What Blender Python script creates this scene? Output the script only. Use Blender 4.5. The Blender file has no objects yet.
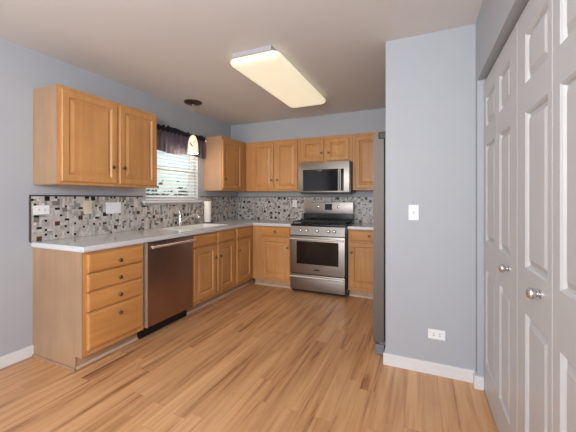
import bpy, bmesh, math, random
from mathutils import Vector, Matrix, noise
random.seed(7)
S = bpy.context.scene
COL = S.collection

# ------------------------------------------------------------------ camera
cd = bpy.data.cameras.new('camera'); cam = bpy.data.objects.new('camera', cd); COL.objects.link(cam)
cam.location = (2.8734, -1.447, 1.2668)
cam.rotation_euler = (math.pi/2, 0, 0.4136)
cd.sensor_fit = 'HORIZONTAL'; cd.sensor_width = 36.0
cd.lens = 306.49/576*36
cd.shift_x = 1.03/576; cd.shift_y = -17.69/576
cd.clip_start = 0.02
S.camera = cam
S.view_settings.view_transform = 'Standard'; S.view_settings.look = 'None'
S.view_settings.gamma = 1.0; S.view_settings.use_curve_mapping = False
S.view_settings.exposure = 0.0

# ------------------------------------------------------------------ world and lights
W = bpy.data.worlds.new('world'); S.world = W; W.use_nodes = True
nt = W.node_tree; nt.nodes.clear()
wo = nt.nodes.new('ShaderNodeOutputWorld'); bg = nt.nodes.new('ShaderNodeBackground')
tc = nt.nodes.new('ShaderNodeTexCoord'); sx = nt.nodes.new('ShaderNodeSeparateXYZ'); cr = nt.nodes.new('ShaderNodeValToRGB')
nt.links.new(tc.outputs['Generated'], sx.inputs[0]); nt.links.new(sx.outputs['Z'], cr.inputs[0])
cr.color_ramp.elements[0].position = 0.0; cr.color_ramp.elements[0].color = (.74, .88, .90, 1)
cr.color_ramp.elements[1].position = 0.6; cr.color_ramp.elements[1].color = (.60, .78, 1, 1)
nt.links.new(cr.outputs[0], bg.inputs['Color']); bg.inputs['Strength'].default_value = 1.15
nt.links.new(bg.outputs[0], wo.inputs[0])

def area(name, loc, target, sx_, sy_, power, col):
    l = bpy.data.lights.new(name, 'AREA'); l.shape = 'RECTANGLE'; l.size = sx_; l.size_y = sy_
    l.energy = power; l.color = col
    o = bpy.data.objects.new(name, l); COL.objects.link(o); o.location = loc
    o.rotation_euler = (Vector(target)-Vector(loc)).to_track_quat('-Z', 'Y').to_euler()
    return o
area('patio_daylight', (1.6, -3.5, 1.15), (1.6, 3, 1.0), 2.3, 1.9, 52, (.92, .96, 1.0))
area('ceiling_fill', (2.5, -2.2, 1.75), (1.9, -1.2, 2.465), .5, .5, 40, (.94, .975, 1.0))  # added fill lamp behind the camera, aimed up to brighten the ceiling
area('left_run_fill', (2.7, -2.5, 1.7), (.5, .9, .85), 1.4, 1.0, 40, (.93, .975, 1.0))  # added out-of-view fill panel, lifts the left wall and cabinet fronts
area('window_daylight', (-.35, 1.545, 1.75), (1.0, 1.545, 1.45),   .85, .8, 2, (.96, .96, 1.0))

# ------------------------------------------------------------------ materials
def lin(c):
    return tuple(((v/255)/12.92 if v/255 <= .04045 else ((v/255+.055)/1.055)**2.4) for v in c)+(1,)
def pm(name, rgb, rough=.5, metal=0., var=.04, scale=6., emit=None, es=0., coat=0., spec=.5, bump=0., bscale=200., stretch=(1,1,1)):
    m = bpy.data.materials.new(name); m.use_nodes = True; t = m.node_tree; b = t.nodes['Principled BSDF']
    c = lin(rgb)
    tcn = t.nodes.new('ShaderNodeTexCoord'); mp = t.nodes.new('ShaderNodeMapping'); mp.inputs['Scale'].default_value = stretch
    n = t.nodes.new('ShaderNodeTexNoise'); n.inputs['Scale'].default_value = scale; n.inputs['Detail'].default_value = 4
    r = t.nodes.new('ShaderNodeValToRGB')
    r.color_ramp.elements[0].position = .3; r.color_ramp.elements[1].position = .7
    r.color_ramp.elements[0].color = tuple(max(0, v*(1-var)) for v in c[:3])+(1,)
    r.color_ramp.elements[1].color = tuple(min(1, v*(1+var)) for v in c[:3])+(1,)
    t.links.new(tcn.outputs['Object'], mp.inputs[0]); t.links.new(mp.outputs[0], n.inputs['Vector'])
    t.links.new(n.outputs['Fac'], r.inputs[0]); t.links.new(r.outputs[0], b.inputs['Base Color'])
    b.inputs['Roughness'].default_value = rough; b.inputs['Metallic'].default_value = metal
    b.inputs['Coat Weight'].default_value = coat; b.inputs['Specular IOR Level'].default_value = spec
    if emit:
        b.inputs['Emission Color'].default_value = lin(emit); b.inputs['Emission Strength'].default_value = es
    if bump:
        n2 = t.nodes.new('ShaderNodeTexNoise'); n2.inputs['Scale'].default_value = bscale
        bp = t.nodes.new('ShaderNodeBump'); bp.inputs['Strength'].default_value = bump; bp.inputs['Distance'].default_value = .002
        t.links.new(mp.outputs[0], n2.inputs['Vector']); t.links.new(n2.outputs['Fac'], bp.inputs['Height']); t.links.new(bp.outputs[0], b.inputs['Normal'])
    return m
def wood(name, c1, c2, axis, rough=.38, spec=.4):
    m = bpy.data.materials.new(name); m.use_nodes = True; t = m.node_tree; b = t.nodes['Principled BSDF']
    tcn = t.nodes.new('ShaderNodeTexCoord'); mp = t.nodes.new('ShaderNodeMapping')
    s = [16, 16, 16]; s[axis] = 1.1; mp.inputs['Scale'].default_value = s
    n = t.nodes.new('ShaderNodeTexNoise'); n.inputs['Scale'].default_value = 1.3; n.inputs['Detail'].default_value = 6; n.inputs['Roughness'].default_value = .6
    n.inputs['Distortion'].default_value = .4
    r = t.nodes.new('ShaderNodeValToRGB'); r.color_ramp.elements[0].position = .28; r.color_ramp.elements[1].position = .72
    r.color_ramp.elements[0].color = lin(c1); r.color_ramp.elements[1].color = lin(c2)
    n2 = t.nodes.new('ShaderNodeTexNoise'); n2.inputs['Scale'].default_value = 2.2
    mx = t.nodes.new('ShaderNodeMix'); mx.data_type = 'RGBA'; mx.blend_type = 'MULTIPLY'
    r2 = t.nodes.new('ShaderNodeValToRGB'); r2.color_ramp.elements[0].position = .35; r2.color_ramp.elements[0].color = (.86, .84, .82, 1)
    r2.color_ramp.elements[1].position = .65; r2.color_ramp.elements[1].color = (1, 1, 1, 1)
    L = t.links.new
    L(tcn.outputs['Object'], mp.inputs[0]); L(mp.outputs[0], n.inputs['Vector']); L(tcn.outputs['Object'], n2.inputs['Vector'])
    L(n.outputs['Fac'], r.inputs[0]); L(n2.outputs['Fac'], r2.inputs[0])
    mx.inputs[0].default_value = 1; L(r.outputs[0], mx.inputs[6]); L(r2.outputs[0], mx.inputs[7]); L(mx.outputs[2], b.inputs['Base Color'])
    b.inputs['Roughness'].default_value = rough; b.inputs['Specular IOR Level'].default_value = spec
    return m
def floor_mat():
    m = bpy.data.materials.new('laminate_planks'); m.use_nodes = True; t = m.node_tree; b = t.nodes['Principled BSDF']
    N = t.nodes.new; L = t.links.new
    tcn = N('ShaderNodeTexCoord'); sp = N('ShaderNodeSeparateXYZ'); L(tcn.outputs['Object'], sp.inputs[0])
    def M(op, a, b_=None, c_=None):
        n = N('ShaderNodeMath'); n.operation = op
        for i, v in enumerate((a, b_, c_)):
            if v is None: continue
            if isinstance(v, (int, float)): n.inputs[i].default_value = v
            else: L(v, n.inputs[i])
        return n.outputs[0]
    def layer(wid, ln, seed):
        xs = M('DIVIDE', sp.outputs['X'], wid); row = M('FLOOR', xs)
        wn = N('ShaderNodeTexWhiteNoise'); wn.noise_dimensions = '1D'; L(M('ADD', row, seed), wn.inputs['W'])
        ys = M('ADD', M('DIVIDE', sp.outputs['Y'], ln), M('MULTIPLY', wn.outputs['Value'], 7.3)); idx = M('FLOOR', ys)
        w2 = N('ShaderNodeTexWhiteNoise'); w2.noise_dimensions = '2D'; cb = N('ShaderNodeCombineXYZ'); L(row, cb.inputs[0]); L(idx, cb.inputs[1]); L(cb.outputs[0], w2.inputs['Vector'])
        fx = M('SUBTRACT', xs, row); fy = M('SUBTRACT', ys, idx)
        ex = M('MULTIPLY', M('MINIMUM', fx, M('SUBTRACT', 1., fx)), wid); ey = M('MULTIPLY', M('MINIMUM', fy, M('SUBTRACT', 1., fy)), ln)
        return w2.outputs['Value'], M('MINIMUM', ex, ey), row
    rnd, edge, row = layer(.096, 1.21, 3.0)
    rnd2, edge2, row2 = layer(.0635, .61, 9.0)
    cb = N('ShaderNodeCombineXYZ'); L(M('MULTIPLY', sp.outputs['X'], 1.), cb.inputs[0]); L(M('ADD', M('MULTIPLY', sp.outputs['Y'], .055), M('MULTIPLY', rnd, 40.)), cb.inputs[1]); L(M('MULTIPLY', rnd, 3.), cb.inputs[2])
    n1 = N('ShaderNodeTexNoise'); n1.inputs['Scale'].default_value = 17; n1.inputs['Detail'].default_value = 7; n1.inputs['Roughness'].default_value = .62; n1.inputs['Distortion'].default_value = .55; L(cb.outputs[0], n1.inputs['Vector'])
    r = N('ShaderNodeValToRGB'); e = r.color_ramp.elements
    e[0].position = .33; e[0].color = lin((146, 98, 62)); e[1].position = .70; e[1].color = lin((220, 173, 128))
    k = e.new(.43); k.color = lin((196, 145, 101)); k = e.new(.55); k.color = lin((210, 161, 116))
    L(n1.outputs['Fac'], r.inputs[0])
    tone = N('ShaderNodeValToRGB'); tone.color_ramp.elements[0].color = (.86, .84, .82, 1); tone.color_ramp.elements[1].color = (1.05, 1.05, 1.05, 1)
    L(M('ADD', M('MULTIPLY', rnd, .8), M('MULTIPLY', rnd2, .2)), tone.inputs[0])
    mx = N('ShaderNodeMix'); mx.data_type = 'RGBA'; mx.blend_type = 'MULTIPLY'; mx.inputs[0].default_value = 1
    L(r.outputs[0], mx.inputs[6]); L(tone.outputs[0], mx.inputs[7])
    gap = M('LESS_THAN', edge, .0011)
    mx2 = N('ShaderNodeMix'); mx2.data_type = 'RGBA'; L(M('MULTIPLY', gap, .30), mx2.inputs[0]); L(mx.outputs[2], mx2.inputs[6]); mx2.inputs[7].default_value = lin((110, 70, 42))
    L(mx2.outputs[2], b.inputs['Base Color']); b.inputs['Roughness'].default_value = .36; b.inputs['Specular IOR Level'].default_value = .45
    return m
def glass_mat():
    m = bpy.data.materials.new('window_glass'); m.use_nodes = True; t = m.node_tree; t.nodes.clear()
    o = t.nodes.new('ShaderNodeOutputMaterial'); a = t.nodes.new('ShaderNodeBsdfTransparent'); g = t.nodes.new('ShaderNodeBsdfGlossy'); mx = t.nodes.new('ShaderNodeMixShader')
    a.inputs[0].default_value = (.96, .98, .97, 1); g.inputs['Roughness'].default_value = .02; mx.inputs[0].default_value = .06
    t.links.new(a.outputs[0], mx.inputs[1]); t.links.new(g.outputs[0], mx.inputs[2]); t.links.new(mx.outputs[0], o.inputs[0]); return m
M_wall = pm('wall_paint', (171, 174, 181), .6, var=.01, bump=.05)
M_ceil = pm('ceiling_paint', (215, 211, 209), .8, var=.01, bump=.06)
M_trim = pm('white_trim', (220, 219, 221), .35, var=.01)
M_door = pm('closet_door_paint', (188, 187, 188), .38, var=.01, bump=.05, bscale=60, stretch=(1, 6, .3))
M_floor = floor_mat()
M_wood = wood('maple_vertical', (192, 135, 80), (212, 159, 104), 2)
M_woody = wood('maple_along_y', (194, 132, 72), (214, 156, 96), 1)
M_woodx = wood('maple_along_x', (194, 132, 72), (214, 156, 96), 0)
M_end = wood('maple_end_panel', (166, 134, 106), (178, 146, 117), 2, rough=.5)
M_kick = wood('toe_kick_wood', (186, 150, 122), (204, 168, 140), 1, rough=.35)
M_under = pm('cabinet_underside', (196, 160, 120), .5)
M_counter = pm('quartz_counter', (212, 212, 215), .16, var=.07, scale=160, coat=.3)
M_steel = pm('stainless_steel', (154, 147, 141), .40, 1., var=.05, scale=3, stretch=(1, 1, 40))
M_steel_dark = pm('dark_stainless', (172, 146, 136), .36, 1., var=.05, scale=3, stretch=(1, 40, 1))
M_chrome = pm('polished_chrome', (215, 215, 215), .12, 1., var=.0)
M_nickel = pm('aged_nickel', (120, 108, 96), .3, 1., var=.05)
M_black = pm('black_enamel', (14, 14, 16), .18, var=.1)
M_iron = pm('cast_iron', (20, 20, 22), .5, var=.2, scale=40)
M_glassb = pm('black_glass', (12, 8, 7), .06, var=.05)
M_glassm = pm('microwave_glass', (26, 26, 29), .05, var=.05)
M_rubber = pm('black_plastic', (16, 16, 17), .45, var=.05)
M_white = pm('white_plastic', (236, 236, 238), .35, var=.01)
M_beige = pm('beige_plastic', (214, 203, 178), .35, var=.01)
M_slot = pm('dark_slot', (70, 62, 60), .5)
M_bronze = pm('oil_bronze', (74, 58, 50), .35, .7, var=.15, scale=30)
M_shade = pm('lit_shade_glass', (240, 222, 200), .35, emit=(255, 226, 196), es=.72, var=.05, scale=14)
M_leaf = pm('shade_leaf_motif', (84, 70, 66), .5)
M_diff = pm('lit_acrylic_diffuser', (200, 196, 186), .5, emit=(255, 240, 204), es=.68, var=.01)
M_sinkw = pm('white_sink', (232, 230, 226), .2, var=.01)
M_towel = pm('paper_towel', (240, 236, 232), .85, var=.02, bump=.3)
M_blind = pm('white_blind_slats', (238, 240, 240), .45, var=.01)
M_val = pm('purple_grey_fabric', (118, 108, 124), .9, var=.32, scale=3.5, bump=.5, stretch=(1, 6, 1.2))
M_vhead = pm('dark_fabric_ruffle', (52, 46, 58), .9, var=.25, scale=30, bump=.5)
M_grey = pm('grout', (200, 196, 192), .6)
M_edge = pm('dark_metal_edge', (98, 94, 98), .35, .5)
M_glass = glass_mat()
M_fixture = pm('fixture_metal', (176, 172, 176), .45)
M_shoe = pm('pale_shoe_trim', (214, 188, 164), .35, var=.03)
M_handle = pm('bright_steel_bar', (232, 226, 220), .42, .85, var=.02)
M_display = pm('display_glass', (16, 14, 16), .1)
M_grass = pm('lawn_grass', (110, 140, 80), .9, var=.3, scale=30)
M_shrub = pm('shrub_leaves', (84, 120, 100), .8, var=.4, scale=20)
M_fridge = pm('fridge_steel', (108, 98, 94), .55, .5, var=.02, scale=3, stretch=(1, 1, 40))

# ------------------------------------------------------------------ helpers
def ownloc(parent):
    v = Vector((0, 0, 0)); p = parent
    while p is not None: v += p.location; p = p.parent
    return v
def obj(name, bm, mat, parent=None, origin=None, smooth=False, kind=None, label=None):
    """bm holds world coordinates"""
    off = ownloc(parent); o0 = Vector(origin) if origin is not None else off.copy()
    bmesh.ops.translate(bm, verts=bm.verts, vec=-o0)
    bmesh.ops.recalc_face_normals(bm, faces=bm.faces)
    me = bpy.data.meshes.new(name); bm.to_mesh(me); bm.free()
    for mm in (mat if isinstance(mat, (list, tuple)) else [mat]): me.materials.append(mm)
    if smooth:
        for p in me.polygons: p.use_smooth = True
        me.set_sharp_from_angle(angle=math.radians(40))
    o = bpy.data.objects.new(name, me); COL.objects.link(o)
    o.parent = parent; o.location = o0-off
    if kind: o['kind'] = kind
    if label: o['label'] = label
    return o
def thing(name, label, cat, loc, group=None):
    o = bpy.data.objects.new(name, None); COL.objects.link(o); o.location = loc; o.empty_display_size = .1
    o['label'] = label; o['category'] = cat
    if group: o['group'] = group
    return o
def tag(o, label, cat, group=None):
    o['label'] = label; o['category'] = cat
    if group: o['group'] = group
    return o
def box(bm, x0, x1, y0, y1, z0, z1, bev=0., mi=0):
    r = bmesh.ops.create_cube(bm, size=1.0); vs = r['verts']
    for v in vs:
        v.co = Vector(((x0+x1)/2+v.co.x*(x1-x0), (y0+y1)/2+v.co.y*(y1-y0), (z0+z1)/2+v.co.z*(z1-z0)))
    fs = list({f for v in vs for f in v.link_faces})
    for f in fs: f.material_index = mi
    if bev:
        es = list({e for f in fs for e in f.edges})
        bmesh.ops.bevel(bm, geom=es, offset=bev, segments=2, affect='EDGES', profile=.6)
    return bm
def B(*a, **k): return box(bmesh.new(), *a, **k)
def lathe(bm, prof, center, axis='z', seg=24, mi=0):
    """prof: (radius, height) list along axis"""
    rings = []
    for (r, h) in prof:
        ring = []
        for i in range(seg):
            a = 2*math.pi*i/seg; p = (r*math.cos(a), r*math.sin(a), h)
            if axis == 'z': q = p
            elif axis == 'x': q = (h, p[0], p[1])
            else: q = (p[0], h, p[1])
            ring.append(bm.verts.new(Vector(center)+Vector(q)))
        rings.append(ring)
    for a, b in zip(rings, rings[1:]):
        for i in range(seg):
            f = bm.faces.new((a[i], a[(i+1) % seg], b[(i+1) % seg], b[i])); f.material_index = mi
    for rg in (rings[0], rings[-1]):
        f = bm.faces.new(rg); f.material_index = mi
    return bm
def tube(bm, pts, rad, seg=10, mi=0):
    pts = [Vector(p) for p in pts]; rings = []
    n = len(pts); up = None
    for i, p in enumerate(pts):
        d = (pts[min(i+1, n-1)]-pts[max(i-1, 0)]).normalized()
        if up is None: up = d.orthogonal().normalized()
        up = (up-d*up.dot(d)).normalized(); s = d.cross(up)
        r = rad[i] if isinstance(rad, (list, tuple)) else rad
        rings.append([bm.verts.new(p+(up*math.cos(2*math.pi*k/seg)+s*math.sin(2*math.pi*k/seg))*r) for k in range(seg)])
    for a, b in zip(rings, rings[1:]):
        for k in range(seg): bm.faces.new((a[k], a[(k+1) % seg], b[(k+1) % seg], b[k])).material_index = mi
    bm.faces.new(rings[0]); bm.faces.new(rings[-1]); return bm
def frame(facing):
    """maps (u, v, n) -> world; n is the outward normal, v up. facing '+x','-y','-x'"""
    if facing == '+x': return lambda P, u, v, n: Vector((P+n, u, v))      # u = y
    if facing == '-x': return lambda P, u, v, n: Vector((P-n, u, v))
    if facing == '-y': return lambda P, u, v, n: Vector((u, P-n, v))      # u = x
def panel_slab(facing, P, u0, u1, v0, v1, t, panels, prof, edge=.004):
    """slab on plane P (back) of thickness t, with loft profiles in each panel rect. prof: list of (inset, depth) below the face"""
    bm = bmesh.new(); F = frame(facing)
    us = sorted({u0+edge, u1-edge}|{a for p in panels for a in p[:2]}); vs = sorted({v0+edge, v1-edge}|{a for p in panels for a in p[2:]})
    V = {}
    def g(u, v, n):
        k = (round(u, 5), round(v, 5), round(n, 5))
        if k not in V: V[k] = bm.verts.new(F(P, u, v, n))
        return V[k]
    for i in range(len(us)-1):
        for j in range(len(vs)-1):
            a, b, c, d = us[i], us[i+1], vs[j], vs[j+1]; um, vm = (a+b)/2, (c+d)/2
            hit = [p for p in panels if p[0] < um < p[1] and p[2] < vm < p[3]]
            if hit: continue
            bm.faces.new((g(a, c, t), g(b, c, t), g(b, d, t), g(a, d, t)))
    for p in panels:
        # panel border subdivided consistently: only join corners, cells around share same corners when cuts align
        ring = None
        for k, (ins, dep) in enumerate([(0, 0)]+prof):
            r = [g(p[0]+ins, p[2]+ins, t-dep), g(p[1]-ins, p[2]+ins, t-dep), g(p[1]-ins, p[3]-ins, t-dep), g(p[0]+ins, p[3]-ins, t-dep)]
            if ring:
                for q in range(4): bm.faces.new((ring[q], ring[(q+1) % 4], r[(q+1) % 4], r[q]))
            ring = r
        bm.faces.new(ring)
    # chamfer + sides + back
    f_ = [(u0+edge, v0+edge), (u1-edge, v0+edge), (u1-edge, v1-edge), (u0+edge, v1-edge)]; o_ = [(u0, v0), (u1, v0), (u1, v1), (u0, v1)]
    A = [bm.verts.new(F(P, u, v, t)) for u, v in f_]; Bv = [bm.verts.new(F(P, u, v, t-edge)) for u, v in o_]; Cv = [bm.verts.new(F(P, u, v, 0)) for u, v in o_]
    for q in range(4):
        bm.faces.new((A[q], A[(q+1) % 4], Bv[(q+1) % 4], Bv[q])); bm.faces.new((Bv[q], Bv[(q+1) % 4], Cv[(q+1) % 4], Cv[q]))
    bm.faces.new(Cv)
    bmesh.ops.remove_doubles(bm, verts=bm.verts, dist=1e-5)
    return bm
CAB_PROF = [(.003, .006), (.010, .0125), (.015, .0125), (.042, .003)]
def knob_mesh():
    bm = bmesh.new(); lathe(bm, [(.006, 0), (.006, .010), (.009, .013), (.015, .018), (.0155, .023), (.011, .027), (.004, .0285)], (0, 0, 0), 'z', 16)
    bmesh.ops.recalc_face_normals(bm, faces=bm.faces)
    me = bpy.data.meshes.new('knob'); bm.to_mesh(me); bm.free(); me.materials.append(M_nickel)
    for p in me.polygons: p.use_smooth = True
    return me
KM = knob_mesh()
def knob(parent, loc, facing):
    o = bpy.data.objects.new('knob', KM); COL.objects.link(o); o.parent = parent; o.location = Vector(loc)-ownloc(parent)
    o.rotation_euler = {'+x': (0, math.pi/2, 0), '-y': (math.pi/2, 0, 0), '-x': (0, -math.pi/2, 0)}[facing]
    return o
def door(root, facing, P, u0, u1, v0, v1, kn=None, name='door'):
    s = .052; o = obj(name, panel_slab(facing, P, u0, u1, v0, v1, .019, [(u0+s, u1-s, v0+s, v1-s)], CAB_PROF, .005), M_wood, root)
    if kn: knob(o, frame(facing)(P, kn[0], kn[1], .019), facing)
    return o
def drawer(root, facing, P, u0, u1, v0, v1, kn=None, name='drawer'):
    s = .008; mt = M_woody if facing == '+x' else M_woodx
    o = obj(name, panel_slab(facing, P, u0, u1, v0, v1, .019, [(u0+s, u1-s, v0+s, v1-s)], [(.006, -.002)], .006), mt, root)
    if kn: knob(o, frame(facing)(P, kn[0], kn[1], .021), facing)
    return o
def face_frame(facing, P, outer, holes, t=.019):
    return panel_slab(facing, P, *outer, t, holes, [(.0, .017)], .001)
def base_cab(facing, label, u0, u1, holes, D=.61, back=0., nm='base_cabinet', kick=True, e0=None, e1=None, box_u=None):
    """D: distance of frame front to the wall; back: wall coordinate"""
    loc = (D/2, (u0+u1)/2, 0) if facing == '+x' else ((u0+u1)/2, back-D/2, 0)
    r = thing(nm, label, 'cabinet', loc, 'maple base cabinets')
    b0, b1 = box_u or (u0, u1); g = .0015
    P = D-.019 if facing == '+x' else back-D+.019
    if facing == '+x':
        if 'sink base' in label:
            for q in ((b0+g, b0+.018), (b1-.018, b1-g)): obj('side_panel', B(.003, P, q[0], q[1], .10, .873), M_wood, r)
            obj('bottom_panel', B(.003, P, b0+.0185, b1-.0185, .10, .118), M_wood, r)
        else: obj('body', B(.003, P, b0+g, b1-g, .10, .873), M_wood, r)
        if kick: obj('toe_kick', B(.05, .530, b0+g, b1-g, .0, .0995), M_kick, r); obj('shoe_trim', B(.5302, .544, b0+g, min(b1-g, 2.45), .0, .020, bev=.004), M_shoe, r, label='pale shoe trim along the floor')
        obj('face_frame', face_frame('+x', P, (u0+g, u1-g, .10, .873), holes), M_wood, r)
    else:
        obj('body', B(b0+g, b1-g, P, back-.003, .10, .873), M_wood, r)
        if kick: obj('toe_kick', B(u0+g, u1-g, back-D+.08, back-.05, .0, .0995), M_kick, r); obj('shoe_trim', B(u0+g, u1-g, back-D+.066, back-D+.0798, .0, .020, bev=.004), M_shoe, r, label='pale shoe trim along the floor')
        obj('face_frame', face_frame('-y', P, (u0+g, u1-g, .10, .873), holes), M_wood, r)
    return r
BW = 3.0207   # back wall plane
H = 2.465     # ceiling

# ------------------------------------------------------------------ setting
def struct(name, bm, mat, parent=None):
    o = obj(name, bm, mat, parent); o['kind'] = 'structure'; return o
XR = 3.2138; YP = 1.0034; YREAR = -3.6
struct('floor', B(-.15, 4.1, YREAR-.15, BW+.15, -.05, 0), M_floor)
struct('ceiling', B(-.15, 4.1, YREAR-.15, BW+.15, H, H+.1), M_ceil)
wy0, wy1, wz0, wz1 = 1.10, 1.991, 1.240, 2.10
bm = bmesh.new()
box(bm, -.15, 0, YREAR-.15, wy0, 0, H); box(bm, -.15, 0, wy1, BW+.15, 0, H); box(bm, -.15, 0, wy0, wy1, 0, wz0); box(bm, -.15, 0, wy0, wy1, wz1, H)
struct('wall_left', bm, M_wall)
struct('wall_back', B(0, 4.1, BW, BW+.15, 0, H), M_wall)
struct('wall_soffit', B(.001, 3.45, 2.80, BW-.001, 2.1475, H-.001), M_wall)
bm = bmesh.new(); box(bm, 2.6223, XR+.12, YP, YP+.10, 0, H)
struct('wall_partition', bm, M_wall)
struct('wall_right_kitchen', B(3.45, 3.57, YP+.10, BW, 0, H), M_wall)
bm = bmesh.new(); oy0, oy1, oz = -.620, .935, 2.052
box(bm, XR, XR+.12, oy1, YP, 0, H); box(bm, XR, XR+.12, YREAR, oy0, 0, H); box(bm, XR, XR+.12, oy0, oy1, oz, H)
struct('wall_right', bm, M_wall)
bm = bmesh.new(); box(bm, 3.9, 4.0, -.8, YP+.1, 0, H); box(bm, XR+.12, 3.9, -.8, -.7, 0, H)
struct('wall_closet', bm, M_wall)
# rear wall with a wide patio door opening
bm = bmesh.new(); box(bm, 0, .4, YREAR-.15, YREAR, 0, H); box(bm, 2.8, 4.1, YREAR-.15, YREAR, 0, H); box(bm, .4, 2.8, YREAR-.15, YREAR, 2.1, H)
struct('wall_rear', bm, M_wall)
pd = struct('door_1', B(.4, 2.8, YREAR-.14, YREAR-.02, 0.001, .04), M_trim)
bm = bmesh.new()
for x in (.42, 1.2, 1.62, 2.0, 2.78): box(bm, x-.02 if x != 1.62 else x-.04, x+.02 if x != 1.62 else x+.04, YREAR-.10, YREAR-.04, .04, 2.08)
for z in (.06, .72, 1.4, 2.08): box(bm, .4, 2.8, YREAR-.095, YREAR-.045, z-.02, z+.02)
struct('door_frame', bm, M_trim, pd)
struct('door_pane', B(.44, 2.76, YREAR-.072, YREAR-.066, .08, 2.06), M_glass, pd)
# kitchen window
w = struct('window_1', B(-.145, -.045, wy0+.001, wy0+.03, wz0+.002, wz1-.002), M_trim)
bm = bmesh.new()
box(bm, -.145, -.045, wy1-.03, wy1-.001, wz0+.002, wz1-.002); box(bm, -.145, -.045, wy0+.03, wy1-.03, wz1-.04, wz1-.002); box(bm, -.145, -.045, wy0+.03, wy1-.03, wz0+.002, wz0+.04)
box(bm, -.13, -.08, wy0+.03, wy1-.03, 1.625, 1.665)
box(bm, -.044, -.0005, wy1-.006, wy1-.001, wz0+.002, wz1-.002); box(bm, -.044, -.0005, wy0+.001, wy0+.006, wz0+.002, wz1-.002)
struct('window_frame', bm, M_trim, w)
struct('window_pane', B(-.108, -.104, wy0+.03, wy1-.03, wz0+.04, wz1-.04), M_glass, w)
struct('window_sill', B(-.044, .036, wy0-.045, wy1+.045, 1.212, 1.2385, bev=.004), M_trim, w)
# sill overhangs the wall only in front of it
# baseboards
def baseboard(name, segs):
    bm = bmesh.new()
    for (x0, x1, y0, y1, cap) in segs:
        box(bm, x0, x1, y0, y1, .0005, .070)
        c = .004
        if cap == 'x+': box(bm, x0, x1-c, y0, y1, .070, .086)
        elif cap == 'x-': box(bm, x0+c, x1, y0, y1, .070, .086)
        elif cap == 'y-': box(bm, x0, x1, y0+c, y1, .070, .086)
    struct(name, bm, M_trim)
baseboard('baseboard_left', [(0.0005, .014, YREAR, -.006, 'x+')])
baseboard('baseboard_partition', [(2.606, XR-.002, YP-.015, YP-.0005, 'y-'), (2.606, 2.6218, YP-.0005, YP+.10, 'x-')])
baseboard('baseboard_right', [(XR-.018, XR-.0005, oy1+.002, YP-.016, 'x-'), (XR-.014, XR-.0005, YREAR, oy0-.01, 'x-'), (XR-.018, 3.249, oy1-.014, oy1+.001, 'y-')])
struct('trim_1', B(3.262, 3.285, oy0+.01, oy1-.01, oz-.024, oz-.001), M_slot)      # closet door track
# outside
struct('ground_outside', B(-14, -.2, -8, 12, -.4, -.3), M_grass)
bm = bmesh.new()
for i in range(900):
    a = random.random()*6.283; e = random.uniform(-1, 1); r = 1.0*random.uniform(.6, 1)
    c = Vector((-3.1+.75*r*math.cos(a)*math.sqrt(1-e*e*.8), 4.6+1.5*r*math.sin(a)*math.sqrt(1-e*e*.8), .75+1.0*e*r))
    n = Vector((random.gauss(0, 1), random.gauss(0, 1), random.gauss(0, 1))).normalized(); t1 = n.orthogonal().normalized(); t2 = n.cross(t1); s = random.uniform(.05, .11)
    bm.faces.new([bm.verts.new(c+t1*s), bm.verts.new(c+t2*s*.5), bm.verts.new(c-t1*s), bm.verts.new(c-t2*s*.5)])
tube(bm, [(-3.1, 4.6, -.31), (-3.1, 4.6, .9)], .05)
tag(obj('garden_shrub', bm, M_shrub), 'blurry green shrub outside, seen through the window blind', 'shrub')

# ------------------------------------------------------------------ left run base cabinets
r = base_cab('+x', 'maple base cabinet with four stacked drawers at the near end of the counter', 0.0, .538,
             [(.038, .509, .722, .840), (.038, .509, .584, .698), (.038, .509, .434, .558), (.038, .509, .150, .406)])
for (a, b, k) in [(.713, .850, .769), (.576, .704, .631), (.426, .564, .494), (.142, .412, .345)]:
    drawer(r, '+x', .61, .03, .517, a, b, (.28, k))
bm = bmesh.new()
F_ = [(.0, .0), (.535, .0), (.535, .10), (.609, .10), (.609, .873), (.0, .873)]
va = [bm.verts.new((x+.002, -.007, z)) for x, z in F_]; vb = [bm.verts.new((x+.002, .0008, z)) for x, z in F_]
bm.faces.new(va); bm.faces.new(vb)
for i in range(6): bm.faces.new((va[i], va[(i+1) % 6], vb[(i+1) % 6], vb[i]))
obj('end_panel', bm, M_end, r, label='pale maple end panel')
obj('shoe_trim', B(.016, .545, -.020, -.0075, .0, .016, bev=.003), M_end, r, label='pale shoe trim along the floor')
r = base_cab('+x', 'maple sink base cabinet with two doors under two false drawer fronts, right of the dishwasher', 1.146, 1.985,
             [(1.19, 1.552, .738, .850), (1.617, 1.936, .738, .850), (1.19, 1.552, .166, .700), (1.617, 1.936, .166, .700)])
drawer(r, '+x', .61, 1.180, 1.562, .730, .860, name='false_drawer_front'); drawer(r, '+x', .61, 1.607, 1.946, .730, .860, name='false_drawer_front')
door(r, '+x', .61, 1.180, 1.562, .142, .709, (1.542, .566)); door(r, '+x', .61, 1.607, 1.946, .142, .709, (1.640, .566))
r = base_cab('+x', 'maple base cabinet with one drawer over one door, right of the sink cabinet', 1.985, 2.449,
             [(2.035, 2.386, .738, .850), (2.035, 2.386, .166, .700)], box_u=(1.985, 3.015))
drawer(r, '+x', .61, 2.025, 2.396, .730, .860); door(r, '+x', .61, 2.025, 2.396, .142, .709, (2.067, .567))
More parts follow.
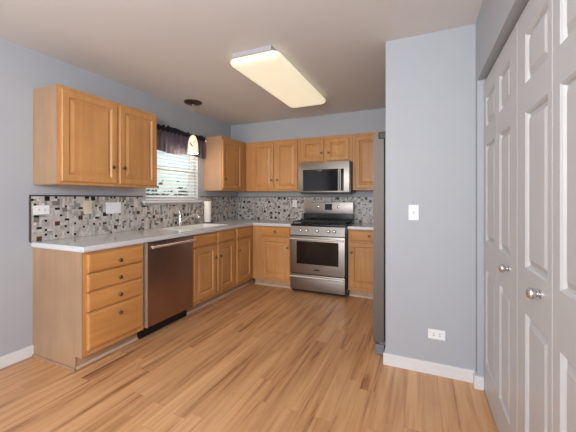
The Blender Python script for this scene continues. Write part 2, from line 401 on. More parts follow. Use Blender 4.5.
# ------------------------------------------------------------------ back run base cabinets
DB = BW-2.45
r = base_cab('-y', 'maple base cabinet with one drawer over one door, left of the range', .613, 1.232,
             [(.783, 1.202, .738, .850), (.783, 1.202, .166, .700)], D=DB, back=BW)
drawer(r, '-y', 2.45, .773, 1.212, .730, .860, (.993, .800)); door(r, '-y', 2.45, .773, 1.212, .142, .709, (1.184, .585))
r = base_cab('-y', 'maple base cabinet with one drawer over one door, right of the range beside the refrigerator', 2.016, 2.475,
             [(2.050, 2.430, .738, .850), (2.050, 2.430, .166, .700)], D=DB, back=BW)
drawer(r, '-y', 2.45, 2.040, 2.440, .730, .860, (2.281, .800)); door(r, '-y', 2.45, 2.040, 2.440, .142, .709, (2.066, .585))

# ------------------------------------------------------------------ counters
def extrude_poly(outer, hole, z0, z1, bev=0.):
    bm = bmesh.new()
    # grid decomposition
    xs = sorted({p[0] for p in outer}|{p[0] for p in hole}); ys = sorted({p[1] for p in outer}|{p[1] for p in hole})
    def inside(poly, x, y):
        c = False
        for i in range(len(poly)):
            a, b = poly[i], poly[i-1]
            if (a[1] > y) != (b[1] > y) and x < (b[0]-a[0])*(y-a[1])/(b[1]-a[1])+a[0]: c = not c
        return c
    vt = {}
    def g(x, y): 
        if (x, y) not in vt: vt[(x, y)] = bm.verts.new((x, y, z1))
        return vt[(x, y)]
    for i in range(len(xs)-1):
        for j in range(len(ys)-1):
            cx, cy = (xs[i]+xs[i+1])/2, (ys[j]+ys[j+1])/2
            if inside(outer, cx, cy) and not (hole and inside(hole, cx, cy)):
                bm.faces.new((g(xs[i], ys[j]), g(xs[i+1], ys[j]), g(xs[i+1], ys[j+1]), g(xs[i], ys[j+1])))
    r = bmesh.ops.extrude_face_region(bm, geom=list(bm.faces))
    bmesh.ops.translate(bm, verts=[v for v in r['geom'] if isinstance(v, bmesh.types.BMVert)], vec=(0, 0, z0-z1))
    bmesh.ops.recalc_face_normals(bm, faces=bm.faces)
    if bev:
        es = [e for e in bm.edges if len(e.link_faces) == 2 and e.calc_face_angle(0) > .5]
        bmesh.ops.bevel(bm, geom=es, offset=bev, segments=3, affect='EDGES')
    return bm
sx0, sx1, sy0, sy1 = .15, .545, 1.20, 1.93
ct = obj('countertop', extrude_poly([(.002, -.022), (.648, -.022), (.648, 2.412), (1.236, 2.412), (1.236, BW-.002), (.002, BW-.002)],
     [(sx0, sy0), (sx1, sy0), (sx1, sy1), (sx0, sy1)], .8745, .914, .008), M_counter)
tag(ct, 'pale grey L-shaped stone countertop with the sink cut into it', 'countertop')
ct = obj('countertop', B(2.014, 2.49, 2.412, BW-.002, .8745, .914, bev=.007), M_counter)
tag(ct, 'short pale grey stone countertop between range and refrigerator', 'countertop')
# sink
bm = bmesh.new()
x0, x1, y0, y1 = sx0+.0015, sx1-.0015, sy0+.0015, sy1-.0015
def rr(ins, z, rad, mid=None):
    pts = []
    for (cx, cy, a0) in ((x1-ins-rad, y1-ins-rad, 0), (x0+ins+rad, y1-ins-rad, 90), (x0+ins+rad, y0+ins+rad, 180), (x1-ins-rad, y0+ins+rad, 270)):
        for k in range(5):
            a = math.radians(a0+k*22.5); pts.append(bm.verts.new((cx+rad*math.cos(a), cy+rad*math.sin(a), z)))
    return pts
rings = [rr(-.008, .917, .02), rr(-.010, .9225, .02), rr(.004, .9245, .02), rr(.014, .918, .02), rr(.018, .88, .03), rr(.03, .74, .05), rr(.07, .725, .05)]
rings.insert(0, rr(0, .905, .01))
for a, b in zip(rings, rings[1:]):
    for i in range(20): bm.faces.new((a[i], a[(i+1) % 20], b[(i+1) % 20], b[i]))
bm.faces.new(rings[-1])
s = thing('kitchen_sink', 'white rectangular sink basin set into the grey countertop', 'sink', ((x0+x1)/2, (y0+y1)/2, .74))
so = obj('basin', bm, M_sinkw, s, smooth=True)
obj('divider', B(x0+.022, x1-.022, 1.55, 1.575, .7405, .885, bev=.008), M_sinkw, s, smooth=True)
for yy in (1.37, 1.76): obj('drain', lathe(bmesh.new(), [(.04, .7255), (.04, .729), (.028, .727), (.01, .727)], (.35, yy, 0), 'z', 20), M_chrome, s, smooth=True)
# faucet
fx, fy = .080, 1.560
f = thing('kitchen_faucet', 'chrome single-lever faucet behind the sink with a low curved spout', 'faucet', (fx, fy, .914))
obj('base_plate', lathe(bmesh.new(), [(.036, .9145), (.036, .921), (.028, .928)], (fx, fy, 0)), M_chrome, f, smooth=True)
obj('faucet_body', lathe(bmesh.new(), [(.026, .928), (.025, 1.00), (.028, 1.03), (.026, 1.05), (.010, 1.062)], (fx, fy, 0)), M_chrome, f, smooth=True)
pts = [(fx+.015, fy+.005, .972), (fx+.05, fy+.02, 1.000), (fx+.09, fy+.034, 1.026), (fx+.13, fy+.048, 1.046), (fx+.165, fy+.06, 1.055), (fx+.195, fy+.07, 1.055)]
obj('spout', tube(bmesh.new(), pts, [.015, .014, .013, .013, .013, .013], 12), M_chrome, f, smooth=True)
e = Vector(pts[-1]); obj('spray_head', tube(bmesh.new(), [e, e+Vector((.022, .008, -.006)), e+Vector((.036, .012, -.028))], [.014, .019, .017], 12), M_chrome, f, smooth=True)
obj('lever', tube(bmesh.new(), [(fx, fy, 1.060), (fx-.004, fy-.003, 1.085), (fx-.010, fy-.006, 1.115)], [.010, .008, .010], 10), M_chrome, f, smooth=True)
# paper towel holder
tx, ty = .095, 2.085
p = thing('paper_towel_holder', 'dark paper towel stand with a white roll right of the sink', 'paper towel holder', (tx, ty, .914))
obj('base', lathe(bmesh.new(), [(.072, .9145), (.072, .922), (.060, .927), (.012, .928)], (tx, ty, 0)), M_bronze, p, smooth=True)
obj('rod', lathe(bmesh.new(), [(.006, .928), (.006, 1.245), (.004, 1.25), (.013, 1.258), (.014, 1.266), (.006, 1.274)], (tx, ty, 0)), M_chrome, p, smooth=True)
obj('paper_roll', lathe(bmesh.new(), [(.022, .934), (.049, .934), (.050, .937), (.050, 1.222), (.048, 1.226), (.022, 1.226)], (tx, ty, 0), seg=32), M_towel, p, smooth=True)

# ------------------------------------------------------------------ dishwasher
d = thing('dishwasher', 'dark stainless dishwasher with a bar handle between the drawer cabinet and the sink cabinet', 'dishwasher', (.32, .842, 0))
obj('tub', B(.05, .595, .5415, 1.1425, .10, .868), M_rubber, d)
obj('door_panel', B(.596, .640, .552, 1.141, .112, .868, bev=.004), M_steel_dark, d, smooth=True, label='dark brushed stainless door')
obj('edge_strip', B(.596, .643, .5475, .5514, .112, .868), M_handle, d, label='bright steel side edge of the door')
obj('toe_plate', B(.10, .555, .5415, 1.1425, .002, .0995), M_rubber, d)
bm = bmesh.new(); tube(bm, [(.692, .562, .828), (.692, 1.128, .828)], .011, 14)
for y in (.60, 1.09): tube(bm, [(.6402, y, .828), (.692, y, .828)], .008, 10)
obj('handle', bm, M_handle, d, smooth=True, label='bright steel bar handle')

# ------------------------------------------------------------------ upper cabinets
ZB, ZT = 1.377, 2.146
def upper(facing, label, u0, u1, holes, z0=ZB, D=.315, P=None, box_u=None):
    b0, b1 = box_u or (u0, u1); g = .0015
    if facing == '+x':
        r = thing('wall_cabinet', label, 'cabinet', (0, (u0+u1)/2, z0), 'maple wall cabinets')
        obj('body', B(.002, D-.019, b0+g, b1-g, z0, ZT), M_wood, r); obj('face_frame', face_frame('+x', D-.019, (u0+g, u1-g, z0, ZT), holes), M_wood, r)
    else:
        r = thing('wall_cabinet', label, 'cabinet', ((u0+u1)/2, BW, z0), 'maple wall cabinets')
        obj('body', B(b0+g, b1-g, 2.769, BW-.002, z0, ZT), M_wood, r); obj('face_frame', face_frame('-y', 2.769, (u0+g, u1-g, z0, ZT), holes), M_wood, r)
    return r
r = upper('+x', 'maple wall cabinet with two doors at the left, beside the window', 0.0, .966, [(.032, .483, 1.41, 2.11), (.527, .930, 1.41, 2.11)])
door(r, '+x', .315, .022, .493, 1.400, 2.120, (.440, 1.547)); door(r, '+x', .315, .517, .940, 1.400, 2.120, (.549, 1.548))
obj('end_panel', B(.003, .314, -.006, .0008, ZB, ZT), M_end, r, label='pale maple end panel')
r = upper('+x', 'maple wall cabinet with one door right of the window, in the corner', 2.118, 2.7485, [(2.13, 2.60, 1.42, 2.09)], box_u=(2.118, 3.015))
door(r, '+x', .315, 2.122, 2.608, 1.405, 2.100, (2.165, 1.54))
obj('end_panel', B(.003, .314, 2.112, 2.1188, ZB, ZT), M_end, r, label='pale maple end panel')
r = upper('-y', 'maple wall cabinet with two doors on the back wall, left of the microwave', .3165, 1.243, [(.449, .804, 1.41, 2.105), (.866, 1.197, 1.41, 2.105)])
door(r, '-y', 2.75, .439, .814, 1.400, 2.115, (.785, 1.545)); door(r, '-y', 2.75, .856, 1.207, 1.400, 2.115, (.885, 1.545))
r = upper('-y', 'short maple wall cabinet with two small doors above the microwave', 1.243, 2.009, [(1.287, 1.593, 1.81, 2.09), (1.664, 1.955, 1.81, 2.09)], z0=1.772)
door(r, '-y', 2.75, 1.277, 1.603, 1.795, 2.104, (1.578, 1.908)); door(r, '-y', 2.75, 1.654, 1.965, 1.795, 2.104, (1.680, 1.908))
r = upper('-y', 'maple wall cabinet with one door right of the microwave, beside the refrigerator', 2.009, 2.475, [(2.063, 2.42, 1.41, 2.09)])
door(r, '-y', 2.75, 2.053, 2.430, 1.400, 2.105)

# ------------------------------------------------------------------ microwave
m = thing('microwave', 'stainless over-the-range microwave with a black window and bar handle', 'microwave', (1.64, BW, 1.345))
a0, a1, b0, b1, yf = 1.262, 2.004, 1.345, 1.769, 2.63
obj('case', B(a0+.002, a1, yf+.022, BW-.008, b0, b1), M_black, m, label='black case')
obj('front_panel', B(a0, a1-.012, yf, yf+.0215, b0+.004, b1-.001, bev=.005), M_steel, m, smooth=True)
obj('window', B(1.333, 1.838, yf-.004, yf-.0002, 1.368, 1.668, bev=.001), M_glassm, m, label='black glass window')
obj('control_panel', B(1.876, 1.918, yf-.004, yf-.0002, 1.368, 1.668, bev=.001), M_glassb, m, label='narrow black control strip')
bm = bmesh.new(); tube(bm, [(1.857, yf-.040, 1.375), (1.857, yf-.040, 1.662)], .011, 14)
for z in (1.395, 1.642): tube(bm, [(1.857, yf-.0002, z), (1.857, yf-.040, z)], .007, 10)
obj('handle', bm, M_steel, m, smooth=True, label='vertical steel bar handle')
bm = bmesh.new()
for i in range(5): box(bm, 1.55+i*.014, 1.559+i*.014, yf-.0055, yf-.0042, 1.646, 1.655)
obj('logo_mark', bm, M_steel, m, label='small pale lettering mark')
obj('vent_grille', B(a0+.03, a1-.03, yf+.02, yf+.30, b0-.012, b0-.0005), M_rubber, m)

# ------------------------------------------------------------------ range
g = thing('gas_range', 'stainless gas range with black cooktop, dark oven window and raised back panel', 'range', (1.62, 2.7, 0))
x0, x1, yf = 1.240, 1.988, 2.405
obj('body', B(x0+.002, x1+.022, yf+.012, BW-.03, .05, .905), M_black, g, label='black side panels')
for x in (x0+.05, x1-.05):
    for y in (yf+.08, BW-.1): obj('foot', lathe(bmesh.new(), [(.018, .001), (.018, .0495)], (x, y, 0), seg=12), M_rubber, g)
obj('kick_plate', B(x0+.006, x1-.004, yf+.03, yf+.045, .012, .0495), M_rubber, g)
obj('storage_drawer', B(x0, x1, yf-.02, yf+.0115, .045, .252, bev=.006), M_steel, g, smooth=True)
def bar(zc, yc, parent, nm='handle'):
    bm = bmesh.new(); tube(bm, [(x0+.004, yc, zc), (x1-.010, yc, zc)], .011, 14)
    for x in (x0+.03, x1-.04): tube(bm, [(x, yc, zc), (x, yf-.0202, zc)], .008, 10)
    return obj(nm, bm, M_handle, parent, smooth=True)
bar(.226, yf-.045, g, 'drawer_handle')
od = obj('oven_door', B(x0, x1, yf-.02, yf+.0115, .262, .765, bev=.006), M_steel, g, smooth=True)
obj('window', B(1.333, 1.908, yf-.023, yf-.0202, .393, .697, bev=.001), M_glassb, od, label='dark oven window')
bar(.728, yf-.058, od)
obj('logo_badge', lathe(bmesh.new(), [(.001, -.0022), (.010, -.002), (.010, -.0002)], (0, 0, 0), 'y', 16), M_rubber, od).scale = (1, 1, 1)
lb = [o for o in od.children if o.name.startswith('logo_badge')][0]
for v in lb.data.vertices:
    wv = v.co+ownloc(od)
    v.co = Vector((1.616+wv.x*4.6, yf-.02+wv.y, .325+wv.z))-ownloc(od)
lb['label'] = 'small dark badge'
# control panel, slightly sloped
bm = bmesh.new(); vs = []
for x in (x0, x1):
    vs.append([bm.verts.new(c) for c in ((x, yf-.022, .776), (x, yf-.008, .893), (x, yf+.0115, .893), (x, yf+.0115, .776))])
for i in range(4): bm.faces.new((vs[0][i], vs[0][(i+1) % 4], vs[1][(i+1) % 4], vs[1][i]))
bm.faces.new(vs[0]); bm.faces.new(vs[1])
cp = obj('control_panel', bm, M_steel, g)
kb = None
for kx in (1.391, 1.476, 1.622, 1.775, 1.852):
    if kb is None:
        kb = obj('burner_knob', lathe(bmesh.new(), [(.024, -.0005), (.024, -.006), (.019, -.010), (.018, -.030), (.014, -.033)], (kx, yf-.0165, .838), 'y', 20), M_chrome, cp, origin=(kx, yf-.0165, .838), smooth=True)
    else:
        k2 = kb.copy(); COL.objects.link(k2); k2.location = kb.location+Vector((kx-1.391, 0, 0))
obj('cooktop', B(x0, x1, yf-.012, BW-.14, .9055, .922, bev=.005), M_black, g, smooth=True)
for (bx, by, br) in [(1.39, 2.52, .045), (1.39, 2.76, .036), (1.62, 2.64, .05), (1.85, 2.52, .05), (1.85, 2.76, .036)]:
    obj('burner', lathe(bmesh.new(), [(br, .9225), (br, .930), (br*.75, .934), (br*.7, .940), (br*.2, .942)], (bx, by, 0)), M_iron, g, smooth=True)
for (gx0, gx1) in [(1.256, 1.498), (1.503, 1.739), (1.744, 1.986)]:
    bm = bmesh.new(); y0, y1 = yf+.03, BW-.165; z = .955
    for xx in (gx0+.006, gx1-.006, (gx0+gx1)/2): box(bm, xx-.006, xx+.006, y0, y1, z-.012, z, bev=.002)
    for k in range(5):
        yy = y0+.006+(y1-y0-.012)*k/4; box(bm, gx0, gx1, yy-.006, yy+.006, z-.012, z, bev=.002)
    for xx in (gx0+.006, gx1-.006):
        for yy in (y0+.006, y1-.006): box(bm, xx-.007, xx+.007, yy-.007, yy+.007, .9225, z-.011)
    obj('grate', bm, M_iron, g)
bgd = obj('back_guard', B(x0+.002, x1-.004, 2.925, BW-.012, 1.043, 1.212, bev=.006), M_steel, g, smooth=True)
obj('back_riser', B(x0+.002, x1-.004, BW-.138, BW-.012, .9055, 1.0428), M_black, g, label='glossy black lower back')
obj('display', B(1.567, 1.675, 2.921, 2.9248, 1.095, 1.184), M_display, bgd)
for kx in (1.463, 1.770): obj('timer_knob', lathe(bmesh.new(), [(.020, -.0003), (.020, -.014), (.015, -.018)], (kx, 2.925, 1.142), 'y', 20), M_chrome, bgd, smooth=True)

# ------------------------------------------------------------------ refrigerator
f = thing('refrigerator', 'tall stainless refrigerator standing behind the grey partition wall', 'refrigerator', (3.0, 1.57, 0))
ya, yb = 1.112, 2.02
obj('cabinet_body', B(2.605, 3.35, ya+.01, yb-.01, .03, 1.745), M_fridge, f)
def fdoor(y0, y1):
    bm = bmesh.new(); P_ = [(2.515, .110), (2.5975, .110), (2.5975, 1.745), (2.556, 1.745), (2.556, 1.788), (2.522, 1.788), (2.515, 1.780)]
    a = [bm.verts.new((x, y0, z)) for x, z in P_]; b = [bm.verts.new((x, y1, z)) for x, z in P_]
    bm.faces.new(a); bm.faces.new(b)
    for i in range(len(P_)): bm.faces.new((a[i], a[(i+1) % len(P_)], b[(i+1) % len(P_)], b[i]))
    return bm
obj('door', fdoor(ya, (ya+yb)/2-.002), M_fridge, f); obj('door', fdoor((ya+yb)/2+.002, yb), M_fridge, f)
obj('hinge_cover', B(2.558, 2.66, ya-.003, ya+.06, 1.746, 1.800, bev=.006), M_rubber, f, label='black hinge cover')
bm = bmesh.new(); box(bm, 2.528, 2.60, ya+.004, yb-.004, .004, .085, bev=.008); box(bm, 2.56, 2.6045, ya+.02, yb-.02, .085, .1095)
obj('toe_grille', bm, pm('grille_grey', (116, 116, 124), .5), f)
bm = bmesh.new(); box(bm, 2.62, 3.3, ya+.03, yb-.03, .001, .0295); obj('base_frame', bm, M_rubber, f)

# ------------------------------------------------------------------ closet doors (bifold leaves)
edges = [.928, .542, .157, -.229, -.613]
pan = [(.603, .862), (.278, .492), (-.192, .046), (-.500, -.287)]
where = ['knobless white bifold closet door panel right beside the grey partition wall', 'second white bifold closet door panel from the partition wall, with a chrome knob',
         'third white bifold closet door panel from the partition wall, with a chrome knob', 'nearest white bifold closet door panel at the right edge of the photo']
DOORP = [(.007, .006), (.011, .014), (.018, .014), (.040, .003)]
KY = {1: .295, 2: -.125}
for i in range(4):
    ya_, yb_ = edges[i+1]+.0015, edges[i]-.0015
    y0, y1 = pan[i]
    r = thing('bifold_door', where[i], 'closet door', (3.268, (ya_+yb_)/2, .015), 'bifold closet doors')
    P_ = [(y0, y1, .205, .812), (y0, y1, .992, 1.608), (y0, y1, 1.722, 1.918)]
    lf = obj('leaf', panel_slab('-x', 3.285, ya_, yb_, .015, 2.026, .035, P_, DOORP, .0015), M_door, r)
    if i in (1, 2):
        ky = KY[i]
        kn = obj('door_knob', lathe(bmesh.new(), [(.016, -.0003), (.016, -.003), (.009, -.006), (.009, -.010), (.014, -.014), (.0195, -.022), (.020, -.030), (.015, -.038), (.006, -.041)], (3.25, ky, .935), 'x', 24), M_chrome, r, smooth=True, label='polished chrome round knob')

# ------------------------------------------------------------------ backsplash
TC = [((190, 184, 180), .3, 30), ((178, 172, 167), .3, 26), ((202, 197, 193), .3, 16), ((163, 158, 154), .25, 14), ((140, 140, 138), .2, 5), ((182, 170, 162), .4, 9), ((120, 116, 113), .25, 3), ((20, 15, 14), .45, 1), ((84, 52, 42), .4, 1)]
TM = [M_grey]+[pm('mosaic_tile', c, rg, var=.12, scale=40) for c, rg, w_ in TC]
def mosaic(facing, P, u0, u1, v0, v1, holes=()):
    bm = bmesh.new(); F = frame(facing); md = .0195
    nu = int((u1-u0)/md); nv = int(round((v1-v0)/md)); mu = (u1-u0)/nu; mv = (v1-v0)/nv
    occ = [[False]*nv for _ in range(nu)]
    for i in range(nu):
        for j in range(nv):
            uc, vc = u0+(i+.5)*mu, v0+(j+.5)*mv
            if any(h[0] < uc < h[1] and h[2] < vc < h[3] for h in holes): occ[i][j] = True
    def quad(a, b, c, d, n0, n1, mi):
        q = [F(P, a, c, n1), F(P, b, c, n1), F(P, b, d, n1), F(P, a, d, n1)]; e = .0006
        t = [bm.verts.new(v) for v in q]; o = [bm.verts.new(F(P, a-e, c-e, n0)), bm.verts.new(F(P, b+e, c-e, n0)), bm.verts.new(F(P, b+e, d+e, n0)), bm.verts.new(F(P, a-e, d+e, n0))]
        bm.faces.new(t).material_index = mi
        for k in range(4): bm.faces.new((t[k], t[(k+1) % 4], o[(k+1) % 4], o[k])).material_index = mi
    shapes = [(1, 1), (1, 2), (1, 3), (2, 2), (2, 1), (1, 4)]; wt = [16, 28, 30, 5, 4, 20]
    order = [(i, j) for i in range(nu) for j in range(nv)]
    placed = []
    cell = 4.1
    for gi in range(int(nu/cell)+1):      # dark accents first, spread about
        for gj in range(int(nv/cell)+1):
            i = int((gi+.15+.6*random.random())*cell); j = int((gj+.1+.65*random.random())*cell)
            w_, h_ = random.choice([(1, 1)]*6+[(2, 1)]*2+[(2, 2)]*2)
            if i+w_ > nu or j+h_ > nv or random.random() < .10: continue
            if any(occ[a][b] for a in range(max(0, i-1), min(nu, i+w_+1)) for b in range(max(0, j-1), min(nv, j+h_+1))): continue
            for a in range(i, i+w_):
                for b in range(j, j+h_): occ[a][b] = True
            placed.append((i, j, w_, h_, 8 if (w_, h_) != (2, 2) or random.random() < (.45 if facing == '+x' else .85) else 9))
    for (i, j) in order:
        if occ[i][j]: continue
        for _ in range(12):
            w_, h_ = random.choices(shapes, wt)[0]
            if i+w_ <= nu and j+h_ <= nv and not any(occ[a][b] for a in range(i, i+w_) for b in range(j, j+h_)): break
        else: w_, h_ = 1, 1
        for a in range(i, i+w_):
            for b in range(j, j+h_): occ[a][b] = True
        if (w_, h_) == (2, 2): ci = random.choice([4, 5, 5, 7])
        else: ci = random.choices(range(1, 8), [30, 26, 16, 15, 4, 10, 1])[0]
        placed.append((i, j, w_, h_, ci))
    gp = .0011
    for (i, j, w_, h_, ci) in placed:
        quad(u0+i*mu+gp, u0+(i+w_)*mu-gp, v0+j*mv+gp, v0+(j+h_)*mv-gp, .004, .0062, ci)
    return bm
def slabs(facing, P, rects, n0, n1, bm=None):
    bm = bm or bmesh.new()
    for (a, b, c, d) in rects:
        if facing == '+x': box(bm, P+n0, P+n1, a, b, c, d)
        else: box(bm, a, b, P-n1, P-n0, c, d)
    return bm
zt = 1.283
s = thing('tile_backsplash', 'grey and brown mosaic tile backsplash along the left wall under the window', 'backsplash', (0, 1.5, .914))
LP = [(.615, .776, 1.114, 1.226)]
rects = [(-.022, wy0-.047, .9148, zt), (wy0-.047, wy1+.047, .9148, 1.2110), (wy1+.047, BW-.008, .9148, zt)]
obj('grout_bed', slabs('+x', 0, rects, .0005, .0040), M_grey, s)
bm = mosaic('+x', 0.0, -.022, BW-.008, .9155, zt, holes=[(wy0-.047, wy1+.047, 1.2105, 1.4)])
obj('mosaic_tiles', bm, TM, s)
bm = bmesh.new(); box(bm, .0005, .010, -.034, -.022, .9148, zt+.012); box(bm, .0005, .010, -.0218, wy0-.047, zt, zt+.012)
obj('edge_strip', bm, M_edge, s, label='dark metal edging'); obj('edge_strip', B(.0005, .010, wy1+.047, BW-.008, zt, zt+.012), M_edge, s, label='dark metal edging')
s = thing('tile_backsplash', 'grey and brown mosaic tile backsplash along the back wall behind the range', 'backsplash', (1.6, BW, .914))
obj('grout_bed', slabs('-y', BW, [(.0005, 2.60, .9148, zt)], .0005, .0040), M_grey, s)
obj('mosaic_tiles', mosaic('-y', BW, .0075, 2.60, .9155, zt), TM, s)
bm = bmesh.new(); box(bm, .011, 2.60, BW-.010, BW-.0005, zt, zt+.012); obj('edge_strip', bm, M_edge, s, label='dark metal edging')

# ------------------------------------------------------------------ outlet and switch plates
def plate(facing, P, u0, u1, v0, v1, label, kind, mat=M_white, cat='outlet', nm='wall_outlet'):
    F = frame(facing); r = thing(nm, label, cat, F(P, (u0+u1)/2, (v0+v1)/2, 0))
    def fb(a, b, c, d, n0, n1, bev=0.):
        p0, p1 = F(P, a, c, n0), F(P, b, d, n1)
        return B(min(p0.x, p1.x), max(p0.x, p1.x), min(p0.y, p1.y), max(p0.y, p1.y), c, d, bev=bev)
    obj('cover_plate', fb(u0, u1, v0, v1, .0003, .006, .002), mat, r)
    uc, vc = (u0+u1)/2, (v0+v1)/2
    if kind == 'toggle':
        obj('toggle', fb(uc-.005, uc+.005, vc-.010, vc+.012, .0062, .016, .002), pm('toggle_grey', (190, 188, 190), .4), r)
    elif kind == 'duplex_h':
        for du in (-.020, .020):
            q = obj('receptacle', fb(uc+du-.014, uc+du+.014, vc-.015, vc+.015, .0062, .0085, .001), mat, r)
            bm = fb(uc+du-.007, uc+du+.007, vc-.008, vc-.005, .0087, .0092); box_ = fb(uc+du-.006, uc+du+.006, vc+.005, vc+.008, .0087, .0092)
            me = bpy.data.meshes.new('t'); box_.to_mesh(me); box_.free(); bm.from_mesh(me); bpy.data.meshes.remove(me)
            obj('slots', bm, M_slot, q)
    elif kind == 'duplex_v':
        for dv in (-.020, .020):
            q = obj('receptacle', fb(uc-.015, uc+.015, vc+dv-.014, vc+dv+.014, .0062, .0085, .001), mat, r)
            bm = fb(uc-.008, uc-.005, vc+dv-.006, vc+dv+.006, .0087, .0092); obj('slots', bm, M_slot, q)
    elif kind == 'gang2':
        for du in (-.038, .038):
            q = obj('rocker', fb(uc+du-.016, uc+du+.016, vc-.033, vc+.033, .0062, .0085, .001), mat, r)
    elif kind == 'rocker':
        obj('rocker', fb(uc-.016, uc+.016, vc-.033, vc+.033, .0062, .0085, .001), mat, r)
    return r
plate('-y', YP, 2.786, 2.855, 1.106, 1.218, 'white toggle light switch plate on the grey partition wall', 'toggle', cat='light switch', nm='light_switch')
plate('-y', YP, 2.917, 3.028, .254, .323, 'white outlet mounted sideways low on the partition wall', 'duplex_h')
plate('+x', .0068, -.006, .110, 1.134, 1.208, 'white outlet mounted sideways at the near end of the left backsplash', 'duplex_h')
plate('+x', .0068, .395, .470, 1.122, 1.246, 'beige vertical switch plate on the left backsplash', 'rocker', M_beige, 'light switch', 'light_switch')
plate('+x', .0068, .615, .776, 1.114, 1.226, 'wide white double plate on the left backsplash near the window', 'gang2', cat='light switch', nm='light_switch')
plate('-y', BW-.0068, 1.012, 1.085, 1.128, 1.238, 'white outlet on the back wall tiles left of the range', 'duplex_v')

# ------------------------------------------------------------------ window blind and valance
b = thing('window_blind', 'white horizontal slat blind hanging in the kitchen window', 'blind', (-.015, 1.545, 2.09))
obj('headrail', B(-.038, .010, wy0+.004, wy1-.004, 2.05, 2.095, bev=.003), M_blind, b)
bm = bmesh.new(); z = 1.292
while z < 2.04:
    a = math.radians(24); c, s_ = math.cos(a)*.0245, math.sin(a)*.0245
    p = [(-.014-c, z+s_), (-.014, z+.003), (-.014+c, z-s_)]
    top = [[bm.verts.new((x, y, zz+.0012)) for x, zz in p] for y in (wy0+.006, wy1-.010)]; bot = [[bm.verts.new((x, y, zz-.0012)) for x, zz in p] for y in (wy0+.006, wy1-.010)]
    for k in range(2):
        bm.faces.new((top[0][k], top[0][k+1], top[1][k+1], top[1][k])); bm.faces.new((bot[0][k], bot[0][k+1], bot[1][k+1], bot[1][k]))
    for k in (0, 2): bm.faces.new((top[0][k], top[1][k], bot[1][k], bot[0][k]))
    for k in (0, 1):
        bm.faces.new((top[k][0], top[k][1], bot[k][1], bot[k][0])); bm.faces.new((top[k][1], top[k][2], bot[k][2], bot[k][1]))
    z += .0435
obj('slats', bm, M_blind, b)
obj('bottom_rail', B(-.038, .010, wy0+.006, 1.935, 1.245, 1.262, bev=.003), M_blind, b)
for y in (1.22, 1.50, 1.82): obj('ladder_cord', B(.0115, .0125, y-.002, y+.002, 1.262, 2.05), M_blind, b)

v = thing('window_valance', 'purple-grey gathered fabric valance over the kitchen window', 'curtain', (.06, 1.60, 2.05))
def cloth(y0, y1, ztop, zbot, nz, amp, seed, x_):
    bm = bmesh.new(); ny = 150; G = []
    for i in range(ny+1):
        y = y0+(y1-y0)*i/ny; row = []
        for j in range(nz+1):
            t = j/nz; zt_, zb_ = ztop(y), zbot(y)
            fold = noise.noise(Vector((y*16, seed, t*.7)))*amp+.35*amp*math.sin(y*95+seed)
            row.append(bm.verts.new((x_+fold*(.5+.6*t), y, zt_+(zb_-zt_)*t)))
        G.append(row)
    for i in range(ny):
        for j in range(nz): bm.faces.new((G[i][j], G[i+1][j], G[i+1][j+1], G[i][j+1]))
    r = bmesh.ops.solidify(bm, geom=list(bm.faces), thickness=.002)
    return bm
drape = lambda y: 2.062+.012*math.sin(y*9)
obj('fabric', cloth(1.03, 2.045, lambda y: 2.075, lambda y: 1.815+.012*math.sin(y*11+1.4)+.018*(y-1.1), 14, .016, 2.3, .075), M_val, v, smooth=True)
obj('ruffle', cloth(1.03, 2.05, lambda y: 2.128+.030*noise.noise(Vector((y*26, 1, 1)))+.010*math.sin(y*9.5+.5), lambda y: 2.062, 5, .016, 5.1, .078), M_vhead, v, smooth=True, label='dark gathered ruffle')
rd = obj('curtain_rod', tube(bmesh.new(), [(.055, 1.0, 2.082), (.055, 2.055, 2.082)], .006, 12), M_white, v, smooth=True)
obj('finial', lathe(bmesh.new(), [(.007, -.004), (.007, .004), (.017, .014), (.019, .024), (.013, .036), (.003, .041)], (.055, 2.058, 2.082), 'y', 16), M_shade if False else M_white, rd, smooth=True)
for y in (1.02, 2.03): obj('bracket', tube(bmesh.new(), [(.0005, y, 2.082), (.055, y, 2.082)], .004, 8), M_white, v)

# ------------------------------------------------------------------ pendant lamp
px_, py_ = .27, 1.575
p = thing('pendant_lamp', 'small lit glass pendant lamp hanging from a bronze ceiling plate before the window', 'lamp', (px_, py_, H))
obj('ceiling_plate', lathe(bmesh.new(), [(.108, H-.0005), (.110, H-.008), (.095, H-.020), (.045, H-.034), (.03, H-.036)], (px_, py_, 0), seg=40), M_bronze, p, smooth=True)
obj('hub', lathe(bmesh.new(), [(.030, H-.0365), (.030, H-.046), (.018, H-.060), (.006, H-.064)], (px_, py_, 0)), M_chrome, p, smooth=True)
obj('cord', tube(bmesh.new(), [(px_, py_, H-.064), (px_, py_, 2.085)], .0022, 8), pm('clear_cord', (150, 140, 138), .4), p)
obj('socket', lathe(bmesh.new(), [(.006, 2.085), (.014, 2.078), (.020, 2.06), (.020, 2.046)], (px_, py_, 0)), M_chrome, p, smooth=True)
sh = obj('lamp_shade', lathe(bmesh.new(), [(.019, 2.046), (.030, 2.040), (.043, 2.015), (.054, 1.975), (.061, 1.92), (.064, 1.86), (.062, 1.825), (.057, 1.825), (.056, 1.86), (.045, 1.99)], (px_, py_, 0), seg=36), M_shade, p, smooth=True, label='glowing cream glass shade')
bm = bmesh.new()
def onshade(u, z):   # angle around, height
    r = .0655 if z < 1.88 else (.0625-(z-1.92)*.13 if z > 1.92 else .0645)
    a = -.98+u
    return Vector((px_+math.cos(a)*r, py_+math.sin(a)*r, z))
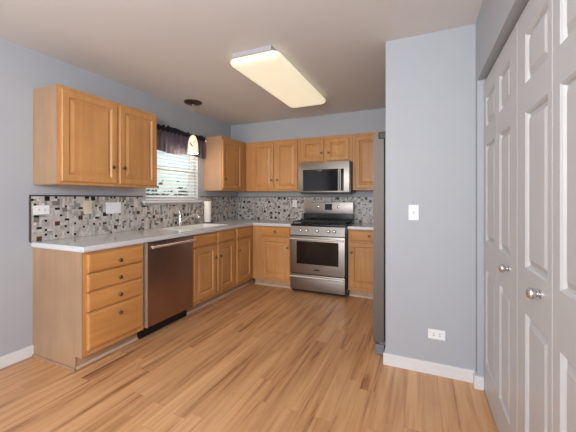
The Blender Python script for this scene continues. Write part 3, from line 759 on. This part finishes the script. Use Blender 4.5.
for (u, z, du, dz, wd) in [(-.75, 1.965, 1.0, -.075, .013), (.10, 1.945, .5, .030, .007)]:
    bm = bmesh.new()
    for k in range(6):
        t0, t1 = k/6, (k+1)/6; w0, w1 = wd*math.sin(math.pi*max(.05, t0)), wd*math.sin(math.pi*min(.95, t1))
        q = [onshade(u+du*t0, z+dz*t0+w0), onshade(u+du*t1, z+dz*t1+w1), onshade(u+du*t1, z+dz*t1-w1), onshade(u+du*t0, z+dz*t0-w0)]
        bm.faces.new([bm.verts.new(c) for c in q])
    obj('leaf_motif', bm, M_leaf, sh, label='dark leaf drawn on the glass')
pl = bpy.data.lights.new('pendant_bulb', 'POINT'); pl.energy = 8; pl.color = (1, .80, .58); pl.shadow_soft_size = .03
po = bpy.data.objects.new('pendant_bulb', pl); COL.objects.link(po); po.location = (px_, py_, 1.79)

# ------------------------------------------------------------------ ceiling fixture
c = thing('ceiling_light', 'long rectangular lit fluorescent ceiling light with a cream diffuser', 'ceiling light', (1.62, 1.37, H))
obj('housing', B(1.450, 1.800, .690, 2.05, H-.035, H-.0005, bev=.003), M_fixture, c)
bm = bmesh.new(); X0, X1, Y0, Y1 = 1.392, 1.850, .700, 2.055
def rr2(ins, z, rad):
    pts = []
    for (cx, cy, a0) in ((X1-ins-rad, Y1-ins-rad, 0), (X0+ins+rad, Y1-ins-rad, 90), (X0+ins+rad, Y0+ins+rad, 180), (X1-ins-rad, Y0+ins+rad, 270)):
        for k in range(6):
            a = math.radians(a0+k*18); pts.append(bm.verts.new((cx+rad*math.cos(a), cy+rad*math.sin(a), z)))
    return pts
rings = [rr2(.012, H-.0355, .05), rr2(.0, H-.045, .055), rr2(.0, H-.065, .055), rr2(.012, H-.082, .05), rr2(.035, H-.092, .04), rr2(.10, H-.096, .03)]
for a, b2 in zip(rings, rings[1:]):
    for i in range(24): bm.faces.new((a[i], a[(i+1) % 24], b2[(i+1) % 24], b2[i]))
bm.faces.new(rings[-1]); bm.faces.new(rings[0])
obj('diffuser', bm, M_diff, c, smooth=True, label='glowing cream acrylic diffuser')
